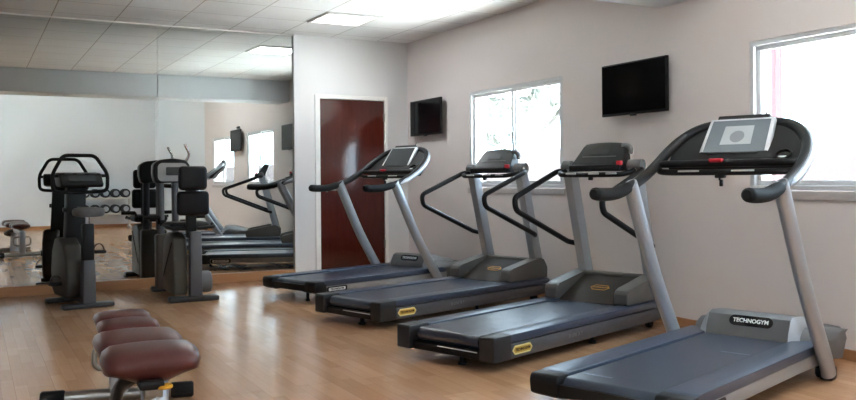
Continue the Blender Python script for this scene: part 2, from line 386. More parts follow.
# door
bm = NB()
for q in ((3.56, 3.625, 0, 2.155), (4.468, 4.512, 0, 2.155), (3.625, 4.468, 2.105, 2.155)): box(bm, q[0], q[1], 9.385, 9.50, q[2], q[3], .006)
d = struct('door_1', bm, 'white', label='dark red glossy wooden door in a white frame', cat='door')
obj('door_leaf', box(NB(), 3.63, 4.464, 9.40, 9.44, .008, 2.10, .004), 'door', d, label='glossy dark red door leaf')
for z in (.35, 1.9): obj('hinge', cyl(NB(), .011, z - .05, z + .05, (4.462, 9.394, 0)), 'steel', d)
bm = NB(); cyl(bm, .024, 9.385, 9.401, (3.70, 0, 1.02), 'y'); tube(bm, rounded_path([(3.70, 9.39, 1.02), (3.70, 9.345, 1.02), (3.81, 9.345, 1.02)], .02), .009); obj('door_handle', bm, 'steel', d)

# ceiling lights: the panel by the door wall, then added unseen ones
def ceiling_light(cx, cy, label):
    t = thing('ceiling_light', label, 'ceiling light', (cx, cy, ZC if cy > 4.6 else ZH), 0, 'square ceiling light panels')
    bm = NB(); h = .298; f = .028
    for q in ((-h, h, -h, -h + f), (-h, h, h - f, h), (-h, -h + f, -h + f, h - f), (h - f, h, -h + f, h - f)): box(bm, *q, -.014, 0, .002)
    obj('frame', bm, 'tileframe', t)
    obj('diffuser', box(NB(), -h + f, h - f, -h + f, h - f, -.008, -.001), 'lamp', t, smooth=False)
    ld = bpy.data.lights.new('panel_light', 'AREA'); ld.size = .5; ld.energy = PANEL_W; ld.color = (.90, .96, 1)
    lo = bpy.data.objects.new('panel_light', ld); COL.objects.link(lo); lo.parent = t; lo.location = (0, 0, -.02)
ceiling_light(3.465, 8.265, 'lit square ceiling panel nearest the door wall')
ceiling_light(3.465, 2.47, 'added unseen ceiling panel on the near side of the beam')  # added lamp hidden by the beam, brightens the room behind it
ceiling_light(3.465, 1.25, 'added unseen ceiling panel over the camera side of the room, window row')  # second added lamp behind the beam, for more light

ceiling_light(-1.415, -2.41, 'added fill light panel outside the picture, beside the rear wall')  # added lamp out of view, brightens the rear wall
ceiling_light(-1.415, -1.19, 'added fill light panel outside the picture, in the rear corner')  # another added lamp out of view for the rear wall
# ------------------------------------------------------------------ treadmill with curved handrail and tilted screen
def letters(parent, s, size, org, right, up, m, bold=0.0): obj('lettering', text_bm(s, size, org, right, up, .0008, bold), m, parent, smooth=False)
def arc(cx, cz, r, a0, a1, n): return [(cx + r * math.cos(R(a0 + (a1 - a0) * k / n)), cz + r * math.sin(R(a0 + (a1 - a0) * k / n))) for k in range(n + 1)]
def belt_bm(top, w, c):
    # closed band: the outer run of the belt and an inner run 4 mm below it
    inner = []
    for x, z in top:
        if x > c[0] + 1e-4: inner.append((x, z - .004 if z > c[1] else z + .004))
        else:
            d = Vector((x - c[0], z - c[1])); l = d.length; d *= (l - .004) / l; inner.append((c[0] + d.x, c[1] + d.y))
    bm = NB()
    return loft(bm, [[(o[0], -w, o[1]), (o[0], w, o[1]), (i[0], w, i[1]), (i[0], -w, i[1])] for o, i in zip(top, inner)])
def treadmill_screen(label, loc, rz, bright):
    t = thing('treadmill', label, 'treadmill', loc, rz, 'row of treadmills facing the windows')
    bm = NB(); box(bm, .08, 1.98, -.30, .30, .085, .165, .01)
    obj('base_frame', bm, 'black', t)
    # belt
    top = [(1.64, .192), (.07, .192)] + arc(.07, .152, .04, 90, 270, 8)[1:] + [(.3, .112)]
    b = obj('running_belt', belt_bm(top, .240, (.07, .152)), 'belt', t)
    bm = text_bm('TECHNOGYM', .026, (.17, .14, .1945), (0, -1, 0), (1, 0, 0), .0006); obj('lettering', bm, 'beltprint', b, smooth=False)
    bm = text_bm('TECHNOGYM', .026, (1.1, -.14, .1945), (0, -1, 0), (1, 0, 0), .0006); obj('lettering', bm, 'beltprint', b, smooth=False)
    for s in (1, -1):
        y0, y1 = sorted((s * .254, s * .408))
        bm = NB(); prism(bm, [(.07, .150), (.07, .196), (.12, .202), (1.72, .202), (1.78, .19), (1.78, .150)], 'y', y0, y1, .006)
        obj('side_rail', bm, 'rail', t)
        y0, y1 = sorted((s * .33, s * .402))
        bm = NB(); prism(bm, [(.13, .085), (.13, .150), (1.80, .150), (1.80, .07), (1.3, .085)], 'y', y0, y1, .004)
        sp = obj('side_panel', bm, 'lgrey', t)
        o = (.265, s * .402, .118); rr = (s * -1., 0, 0)
        bm = NB(); plaque(bm, o, rr, (0, 0, 1), .25, .052, .003, .02); obj('logo_badge', bm, 'black', sp)
        bm = NB(); plaque(bm, (o[0], o[1] + s * .003, o[2]), rr, (0, 0, 1), .205, .03, .001, .011); obj('logo_plate', bm, 'white_print', sp)
        obj('lettering', text_bm('TECHNOGYM', .026, (o[0], o[1] + s * .0042, o[2]), rr, (0, 0, 1), .0006, .0006), 'black', sp, smooth=False)
        # rear cap
        y0, y1 = sorted((s * .252, s * .412))
        bm = NB(); prism(bm, [(-.008, .165), (.0, .19), (.015, .2), (.09, .2), (.135, .16), (.135, .082), (.05, .082), (.0, .105)], 'y', y0, y1, .008)
        obj('rear_cap', bm, 'black', t)
    bm = NB(); prism(bm, [(-.252, .16), (-.252, .095), (-.17, .105), (-.07, .118), (.07, .118), (.17, .105), (.252, .095), (.252, .16)], 'x', .01, .06)
    obj('rear_cover', bm, 'black', t)
    for s in (1, -1):
        bm = NB(); cyl(bm, .04, s * .40 - .028, s * .40 + .028, (1.68, 0, .04), 'y'); obj('wheel', bm, 'rubber', t)
    bm = NB(); cyl(bm, .014, .015, .09, (.10, -.17, 0)); cyl(bm, .022, 0, .018, (.10, -.17, 0)); obj('foot', bm, 'rubber', t)
    # motor cover
    def prof(rx, rz, top, fx, fz, fb):
        return [(rx, .192), (rx + .012, rz), (rx + .05, top - .014), (rx + .09, top), (rx + .22, top - .008), (fx - .12, top - .045), (fx - .03, fz + .02), (fx, fz - .03), (fx - .01, fb), (fx - .08, .075), (rx + .1, .075)]
    C = prof(1.580, .24, .325, 2.06, .24, .12)
    A1 = prof(1.585, .236, .312, 2.06, .24, .12); A2 = prof(1.615, .222, .268, 2.06, .23, .12)
    A3 = prof(1.74, .212, .252, 2.06, .222, .15); A4 = prof(1.83, .206, .236, 2.02, .205, .17)
    bm = NB(); ys = (-.245, -.1, .1, .245)
    loft(bm, [[(x, y, z) for x, z in C] for y in ys])
    mc = obj('motor_cover', bm, 'grey', t)
    for s in (1, -1):
        bm = NB(); loft(bm, [[(x, s * .246, z) for x, z in C], [(x, s * .262, z) for x, z in A1], [(x, s * .298, z) for x, z in A2]]); obj('cover_trim', bm, 'silver', mc, label='bright silver edge of the motor cover')
        bm = NB(); loft(bm, [[(x, s * .299, z) for x, z in A2], [(x, s * .385, z) for x, z in A3], [(x, s * .43, z) for x, z in A4]]); obj('cover_wing', bm, 'grey', mc)
    # badge on the sloping rear face of the cover
    p0, p1 = Vector((1.592, 0, .24)), Vector((1.63, 0, .311)); up = p1 - p0; o = p0 + up * .62 + Vector((0, -.02, 0)); nrm = Vector((-up.z, 0, up.x)).normalized()
    bm = NB(); plaque(bm, o, (0, -1, 0), up, .26, .064, .004); bo = obj('logo_badge', bm, 'blackgl', mc)
    obj('lettering', text_bm('TECHNOGYM', .034, o + nrm * .0045, (0, -1, 0), up, .0006, .0012), 'white_print', mc, smooth=False)
    # uprights
    for s in (1, -1):
        bm = NB(); pth = [(1.645, s * .445, .03), (1.60, s * .445, .115), (1.3, s * .437, .56), (1.03, s * .428, 1.06), (1.015, s * .427, 1.085)]
        tube(bm, smooth_path(pth, 5), .038, 18, .052, up=(0, 1, 0)); obj('upright_post', bm, 'silver', t)
        bm = NB(); box(bm, 1.615, 1.70, s * .44 - .035, s * .44 + .035, .0, .075, .012); obj('post_foot', bm, 'black', t)
    half = [(.80, .425, 1.052), (1.0, .43, 1.09), (1.18, .43, 1.15), (1.33, .425, 1.225), (1.44, .41, 1.30), (1.53, .37, 1.37), (1.59, .30, 1.425), (1.62, .2, 1.455)]
    full = half + [(1.625, 0, 1.462)] + [(x, -y, z) for x, y, z in half[::-1]]
    bm = NB(); tube(bm, smooth_path(full, 5), .031, 14); obj('handrail', bm, 'handle', t)
    for s in (1, -1):
        pp = smooth_path([(x + .004, s * (y + .014), z - .006) for x, y, z in half[1:-1]] + [(1.624, s * .2, 1.464)], 5)
        k = len(pp); rr = [.028 * min(1, .25 + i / 5, .25 + (k - 1 - i) / 5) for i in range(k)]
        bm = NB(); tube(bm, pp, rr, 12); obj('handrail_trim', bm, 'silver', t, label='silver outer strip of the handrail')
        bm = NB(); g = smooth_path([(.60, s * .42, 1.06), (.70, s * .422, 1.053), (.84, s * .425, 1.057), (.99, s * .43, 1.088)], 5)
        tube(bm, g, [.022, .034] + [.0365] * (len(g) - 4) + [.034, .03], 14); obj('grip', bm, 'rubber', t)
    # console wing
    rows = [(1.39, .385, 1.20), (1.465, .39, 1.285), (1.535, .35, 1.345), (1.585, .29, 1.40), (1.612, .2, 1.44)]
    bm = NB(); rings = []
    for x, w, z in rows: rings.append([(x - .012, w, z + .01), (x - .028, w * .5, z + .02), (x - .028, -w * .5, z + .02), (x - .012, -w, z + .01), (x + .03, -w, z - .025), (x + .03, w, z - .025)])
    loft(bm, rings); cw = obj('console_panel', bm, 'black', t)
    bm = NB(); lathe(bm, [(.0, .0), (.036, 0), (.044, .004), (.044, .010), (.036, .012), (.034, .004), (.0, .003)], 24)
    bmesh.ops.transform(bm, matrix=Matrix.Translation((1.395, -.30, 1.262)) @ Matrix.Rotation(R(-38), 4, 'Y'), verts=bm.verts[:]); obj('cup_holder', bm, 'blackgl', cw)
    bm = NB(); lathe(bm, [(.040, .0), (.048, .003), (.046, .012), (.038, .012), (.040, .0)], 24)
    bmesh.ops.transform(bm, matrix=Matrix.Translation((1.395, -.30, 1.263)) @ Matrix.Rotation(R(-38), 4, 'Y'), verts=bm.verts[:])
    obj('cup_holder_rim', bm, 'black', cw)
    bm = NB(); plaque(bm, (1.375, -.30, 1.252), (0, -1, 0), (.62, 0, .79), .05, .014, .003); obj('cup_holder_glint', bm, 'bright_silver', cw)  # highlight at the bottom of the hole, modelled as a silver sliver
    # cross bars
    bm = NB(); tube(bm, smooth_path([(1.34, .40, 1.222), (1.315, .34, 1.222), (1.305, 0, 1.222), (1.315, -.34, 1.222), (1.34, -.40, 1.222)], 6), .022, 12, .026); cb = obj('tray_bar', bm, 'black', t)
    bm = NB(); tube(bm, smooth_path([(1.33, .415, 1.19), (1.30, .35, 1.174), (1.29, 0, 1.172), (1.30, -.35, 1.174), (1.33, -.415, 1.19)], 6), .019, 12); sb = obj('sensor_bar', bm, 'black', t)
    for y in (.2, -.12):
        bm = NB(); box(bm, 1.266, 1.285, y - .065, y + .065, 1.174, 1.184, .004); obj('hand_sensor', bm, 'bright_silver', sb, label='silver hand sensor')
    bm = NB(); box(bm, 1.262, 1.30, -.005, .075, 1.228, 1.25, .008); obj('stop_button', bm, 'red', t, label='red stop button')
    bm = NB(); tube(bm, [(1.29, .02, 1.165), (1.29, .02, 1.125)], .006, 8); box(bm, 1.275, 1.305, -.015, .045, 1.138, 1.156, .006); box(bm, 1.28, 1.30, .0, .02, 1.09, 1.13, .006); obj('safety_clip', bm, 'black', t)
    # display
    p0, p1 = Vector((1.432, 0, 1.243)), Vector((1.597, 0, 1.470)); up = (p1 - p0); H = up.length; up.normalize(); nn = Vector((-up.z, 0, up.x))
    rt = Vector((0, -1, 0))
    def rect(off, w0, w1, h0, h1, d0, d1, bev=.006):
        bm = NB(); o = p0 + off
        lo = [o + up * h0 - rt * w0 + nn * d0, o + up * h0 + rt * w0 + nn * d0, o + up * h1 + rt * w1 + nn * d0, o + up * h1 - rt * w1 + nn * d0]
        hi = [p + nn * (d1 - d0) for p in lo]; loft(bm, [lo, hi])
        if bev: bmesh.ops.bevel(bm, geom=bm.edges[:], offset=bev, segments=2, profile=.5, affect='EDGES', clamp_overlap=True)
        return bm
    Z = Vector((0, 0, 0))
    ds = obj('display', rect(Z, .208, .192, 0, H, 0, .034), 'bright_silver', t, label='silver framed display')
    obj('screen', rect(Z, .182, .172, .032, H - .016, .034, .0365, 0), 'screen' if bright else 'dscreen', ds, smooth=False)
    if bright:
        obj('picture', rect(Z, .092, .086, .085, H - .06, .0365, .037, 0), 'screen2', ds, smooth=False)
        bm = NB(); plaque(bm, p0 + up * (.142) + nn * .037, rt, up, .085, .085, .0006); obj('picture', bm, 'screen3', ds, smooth=False)
    obj('screen_lip', rect(Z, .15, .14, .018, .028, .034, .04, .002), 'dgrey', ds)
    obj('display_back', rect(Z, .165, .155, .02, H + .03, -.03, .03), 'black', ds)
    bm = NB(); q = p0 + up * (H + .015) + rt * .12; tube(bm, [q, q + up * .05 + Vector((0, 0, .01))], .005, 8); obj('antenna', bm, 'black', ds)
    return t
P1, P2, P3, P4 = (2.64, 7.71, 0), (2.587, 6.143, 0), (2.537, 4.509, 0), (2.522, 3.006, 0)
treadmill_screen('silver-posted treadmill with curved handrail standing before the dark red door', P1, .313, False)
treadmill_screen('largest nearest treadmill with curved handrail and pale tilted screen by the window', P4, .324, True)

# ------------------------------------------------------------------ treadmill with bent side rails
def treadmill_rails(label, loc, rz):
    t = thing('treadmill', label, 'treadmill', loc, rz, 'row of treadmills facing the windows')
    bm = NB(); box(bm, .06, 2.14, -.33, .33, .06, .17, .008); obj('base_frame', bm, 'black', t)
    top = [(1.7, .205), (.06, .205)] + arc(.06, .165, .04, 90, 270, 8)[1:] + [(.3, .125)]
    obj('running_belt', belt_bm(top, .246, (.06, .165)), 'belt', t)
    bm = NB(); box(bm, .015, .06, -.28, .28, .068, .118, .006); obj('rear_crossbar', bm, 'black', t)
    bm = NB(); cyl(bm, .016, .015, .07, (.1, -.06, 0)); cyl(bm, .03, 0, .018, (.1, -.06, 0)); obj('foot', bm, 'rubber', t)
    bm = NB(); box(bm, .011, .016, -.25, .07, .108, .114, .001); obj('reflective_strip', bm, 'white_print', t)
    for s in (1, -1):
        y0, y1 = sorted((s * .262, s * .393))
        bm = NB(); prism(bm, [(.155, .166), (.155, .208), (.17, .214), (2.1, .214), (2.13, .2), (2.13, .166)], 'y', y0, y1, .006); obj('side_rail', bm, 'rail', t)
        y0, y1 = sorted((s * .33, s * .388))
        bm = NB(); prism(bm, [(.155, .068), (.155, .158), (2.10, .158), (2.12, .08), (1.95, .068)], 'y', y0, y1, .004); sp = obj('side_panel', bm, 'sidegrey', t)
        o = Vector((.275, s * .389, .116)); rr = (-s, 0, 0)
        bm = NB(); plaque(bm, o, rr, (0, 0, 1), .20, .054, .003, shape='hex'); obj('logo_badge', bm, 'palegold', sp, label='yellow logo badge')
        bm = NB(); plaque(bm, o + Vector((0, s * .003, 0)), rr, (0, 0, 1), .178, .036, .001, shape='hex'); obj('logo_plate', bm, 'gold', sp)
        obj('lettering', text_bm('TECHNOGYM', .0235, o + Vector((0, s * .0042, 0)), rr, (0, 0, 1), .0006, .0010), 'black', sp, smooth=False)
        obj('lettering', text_bm('R U N  X T', .034, (.86, s * .3895, .116), rr, (0, 0, 1), .0006), 'faint_print', sp, smooth=False)
        y0, y1 = sorted((s * .285, s * .398))
        bm = NB(); prism(bm, [(-.012, .075), (-.012, .205), (.0, .216), (.15, .216), (.158, .205), (.158, .068), (.0, .066)], 'y', y0, y1, .008); obj('rear_cap', bm, 'dgrey', t)
        bm = NB(); cyl(bm, .035, s * .3 - .02, s * .3 + .02, (2.0, 0, .035), 'y'); obj('wheel', bm, 'rubber', t)
        bm = NB(); cyl(bm, .014, .015, .07, (1.2, s * .3, 0)); cyl(bm, .028, 0, .018, (1.2, s * .3, 0)); obj('foot', bm, 'rubber', t)
        # hood pods
        y0, y1 = sorted((s * .252, s * .362))
        bm = NB(); prism(bm, [(1.575, .222), (1.571, .295), (1.59, .322), (1.63, .334), (1.95, .392), (2.04, .405), (2.09, .385), (2.14, .31), (2.135, .215), (1.59, .215)], 'y', y0, y1, .014, 3); obj('motor_cover', bm, 'podgrey', t)
        # post
        bm = NB(); pth = [(2.065, .36), (2.0, .6), (1.86, 1.13), (1.835, 1.215)]
        rings = []
        for x, z in pth: rings.append([(x + dx, s * .29 + dy, z) for dx, dy in ((-.055, -.034), (-.042, -.041), (.04, -.041), (.052, -.03), (.052, .03), (.04, .041), (-.042, .041), (-.055, .034))])
        loft(bm, rings); obj('upright_post', bm, 'silver', t)
        bm = NB(); cyl(bm, .048, s * .255, s * .345, (1.825, 0, 1.232), 'y', 24, .01); obj('pivot_cap', bm, 'grey', t)
        # bent rail
        bm = NB(); pth = rounded_path([(1.84, s * .33, 1.205), (1.78, s * .375, 1.196), (1.215, s * .375, 1.0), (1.23, s * .375, .905), (1.93, s * .375, .628), (1.985, s * .335, .615)], .07, 6)
        tube(bm, pth, .0215, 12); obj('side_handrail', bm, 'black', t)
    bm = NB(); prism(bm, [(1.60, .208), (1.98, .378), (2.10, .385), (2.10, .215), (1.62, .2)], 'y', -.252, .252, .004); pn = obj('front_panel', bm, 'brownpanel', t)
    a, b = Vector((1.60, 0, .208)), Vector((1.955, 0, .375)); up = (b - a); o = a + up * .55 ; nrm = Vector((-up.z, 0, up.x)).normalized()
    bm = NB()
    for w, h, dd in ((.17, .085, .0012), (.15, .066, .0018)): pass
    plaque(bm, o, (0, -1, 0), up, .17, .07, .0012, shape='hex'); obj('logo_badge', bm, 'orange', pn, label='gold logo')
    bm = NB(); plaque(bm, o + nrm * .0012, (0, -1, 0), up, .145, .05, .001, shape='hex'); obj('logo_plate', bm, 'brownpanel', pn)
    obj('lettering', text_bm('TECHNOGYM', .024, o + nrm * .0024, (0, -1, 0), up, .0006, .0008), 'orange', pn, smooth=False)
    bm = NB(); prism(bm, [(1.975, .36), (1.975, .392), (2.0, .398), (2.09, .392), (2.10, .36)], 'y', -.252, .252, .006); obj('panel_bridge', bm, 'podgrey', t)
    # sensor bar
    bm = NB(); tube(bm, rounded_path([(1.80, .30, 1.20), (1.72, .31, 1.182), (1.665, .26, 1.168), (1.65, 0, 1.166), (1.665, -.26, 1.168), (1.72, -.31, 1.182), (1.80, -.30, 1.20)], .06), .02, 12); sb = obj('sensor_bar', bm, 'black', t)
    for y in (.15, -.05, -.2):
        bm = NB(); box(bm, 1.625, 1.64, y - .045, y + .045, 1.168, 1.182, .005); obj('hand_sensor', bm, 'bright_silver', sb, label='silver hand sensor')
    bm = NB(); box(bm, 1.635, 1.665, -.03, .0, 1.125, 1.155, .006); obj('safety_clip', bm, 'black', sb)
    # console
    rows = [(1.74, .215, 1.20, .14), (1.745, .225, 1.235, .145), (1.775, .222, 1.26, .125), (1.87, .182, 1.385, .075), (1.885, .165, 1.405, .05), (1.895, .12, 1.412, .03)]
    bm = NB(); loft(bm, [[(x, w, z), (x - .006, w * .4, z + .004), (x - .006, -w * .4, z + .004), (x, -w, z), (x + d_, -w * .96, z - .004), (x + d_, w * .96, z - .004)] for x, w, z, d_ in rows])
    c = obj('console', bm, 'console', t)
    bm = NB(); prism(bm, [(1.715, 1.192), (1.712, 1.238), (1.745, 1.246), (1.80, 1.24), (1.80, 1.195)], 'y', -.222, .222, .006); obj('console_tray', bm, 'black', c)
    up = Vector((.095, 0, .125)).normalized(); nn = Vector((-up.z, 0, up.x))
    bm = NB(); plaque(bm, Vector((1.832, .01, 1.338)) + nn * .010, (0, -1, 0), up, .16, .045, .002, .004); obj('display', bm, 'dgrey', c)
    bm = NB(); plaque(bm, Vector((1.803, .0, 1.300)) + nn * .010, (0, -1, 0), up, .30, .008, .002, .003); obj('key_row', bm, 'grey', c)
    bm = NB(); tube(bm, smooth_path([(1.88, -.155, 1.39), (1.885, -.20, 1.385), (1.89, -.22, 1.36), (1.90, -.215, 1.33)], 5), .018, 10, .026); obj('console_ear', bm, 'grey', c)
    bm = NB(); box(bm, 1.715, 1.75, -.235, -.19, 1.236, 1.272, .008); obj('stop_button', bm, 'red', c, label='red stop button')
    return t
treadmill_rails('grey treadmill with bent black side rails, second from the door, below the sliding window', P2, .30)
treadmill_rails('grey treadmill with bent black side rails, third from the door, below the larger television', P3, .325)

# ------------------------------------------------------------------ televisions
def television(y0, y1, z0, z1, xf, label, tall=False):
    yc = (y0 + y1) / 2
    t = thing('television', label, 'television', (XR, yc, z0), 0, 'black wall televisions')
    w = (y1 - y0) / 2; h = z1 - z0; d0 = xf - XR
    bm = NB(); box(bm, d0 + .004, d0 + .032, -w, w, 0, h, .005); box(bm, d0 + .03, d0 + .055, -w * .6, w * .6, h * .15, h * .8, .008); obj('housing', bm, 'black', t)
    obj('screen', box(NB(), d0, d0 + .006, -w + .013, w - .013, .02, h - .013), 'tvscreen', t, smooth=False)
    bm = NB(); box(bm, d0 - .002, d0 + .02, -.03, .03, -.012, .008, .003); obj('logo_bump', bm, 'dgrey', t)
    bm = NB(); box(bm, -.012, 0, -.12, .12, h * .3, h * .7, .003); box(bm, d0 + .058, -.01, -.03, .03, h * .42, h * .58, .004)
    if tall: box(bm, -.03, 0, -.06, .06, h + .02, h + .07, .004); box(bm, d0 + .03, -.02, -.02, .02, h + .03, h + .05, .003)
    obj('wall_bracket', bm, 'dgrey', t)
television(4.84, 5.60, 1.655, 2.085, 4.70, 'larger black wall television between the two windows')
television(8.40, 9.16, 1.66, 2.082, 4.70, 'smaller looking black television on the wall beside the door corner')
television(1.53, 2.27, 1.73, 2.17, 4.705, 'television on a wall bracket, seen only in the mirror between two windows', True)

# ------------------------------------------------------------------ weight bench
def bench():
    t = thing('weight_bench', 'low weight bench with dark red padded segments on a silver frame', 'weight bench', (.592, 3.30, 0), R(-3))
    def pad(v0, v1, w, top, hb, vee, ew=.18):
        # rounded cushion: lofted along y, wedge underside when vee>0
        rings = []
        k = 16
        for i in range(k + 1):
            a = i / k; v = v0 + (v1 - v0) * (.5 - .5 * math.cos(math.pi * a)); e = min(1, abs(2 * v - v0 - v1) / (v1 - v0))
            h = max(0, 1 - e ** 2.6) ** .5; W = w * (1 - ew + ew * h); c_ = top - hb * .42
            T = c_ + (top - c_) * (.12 + .88 * h); B = c_ - (c_ - top + hb) * (.12 + .88 * h)
            zm = top - hb * .42
            ring = []
            for x, z in ((-.80, T - .002), (-.40, T + .004), (0, T + .006), (.40, T + .004), (.80, T - .002), (.95, zm + (T - zm) * .6), (1.0, zm + .004), (.94, zm - (zm - B) * .42), (.62, zm - (zm - B) * (.86 - vee * 3)), (.25, B), (-.25, B), (-.62, zm - (zm - B) * (.86 - vee * 3)), (-.94, zm - (zm - B) * .42), (-1.0, zm + .004), (-.95, zm + (T - zm) * .6)):
                ring.append((x * W, v, z))
            rings.append(ring)
        bm = NB(); loft(bm, rings)
        return bm
    obj('seat_pad', pad(-.10, .22, .182, .52, .135, .07, .35), 'burg', t, ang=70)
    obj('back_pad', pad(.25, .66, .178, .505, .11, .02), 'burg', t, ang=70)
    obj('back_pad', pad(.72, .985, .138, .50, .09, .02), 'burg', t, ang=70)
    obj('back_pad', pad(.99, 1.25, .134, .50, .09, .02), 'burg', t, ang=70)
    bm = NB(); box(bm, -.035, .035, -.05, 1.36, .33, .40, .012); obj('spine', bm, 'steel', t)
    bm = NB(); box(bm, -.03, .03, .9, 1.04, .39, .45, .01); box(bm, -.03, .03, .35, .45, .39, .43, .01); obj('pad_support', bm, 'steel', t)
    bm = NB(); box(bm, -.03, .03, 1.08, 1.16, .39, .44, .01); obj('pad_support', bm, 'steel', t)
    # near column with wide silver fairing
    bm = NB(); rings = []
    for z, w, d, yo in ((.0, .075, .11, -.03), (.10, .062, .09, -.01), (.28, .05, .07, .0), (.38, .052, .06, .02), (.41, .045, .05, .03)):
        rings.append([(w * math.cos(2 * math.pi * k / 16) + .01, d * math.sin(2 * math.pi * k / 16) + yo, z) for k in range(16)])
    loft(bm, rings); obj('front_column', bm, 'silver', t)
    bm = NB(); tube(bm, rounded_path([(-.02, .30, .36), (-.10, .22, .335), (-.135, .05, .29), (-.05, -.02, .27)], .06), .03, 12, .022); obj('lever_cover', bm, 'taupe', t)
    bm = NB(); box(bm, -.06, .03, -.12, .10, .385, .42, .012); obj('seat_bracket', bm, 'black', t)
    bm = NB(); cyl(bm, .03, -.007, .007, (.03, -.10, .392))
    obj('adjuster_knob', bm, 'yellow', t, label='yellow adjuster knob')
    # base bar at the far end
    bm = NB(); tube(bm, [(-.28, 1.375, .042), (.28, 1.285, .042)], .034, 14); obj('base_bar', bm, 'steel', t)
    for s in (1, -1):
        bm = NB(); tube(bm, [(s * q, 1.33 - s * q * .16, .042) for q in (.255, .265, .36, .37)], [.036, .042, .042, .034], 14); obj('end_cap', bm, 'rubber', t)
    bm = NB(); box(bm, -.045, .045, 1.29, 1.37, .05, .40, .012); obj('rear_column', bm, 'silver', t)
    for s in (1, -1):
        bm = NB(); tube(bm, rounded_path([(s * .04, 1.33, .31), (s * .115, 1.33, .30), (s * .12, 1.33, .19), (s * .04, 1.33, .17)], .05), .013, 10); obj('carry_handle', bm, 'steel', t)
    bm = NB(); tube(bm, [(-.25, -.02, .03), (.25, -.02, .03)], .03, 12); obj('base_bar', bm, 'steel', t)
bench()

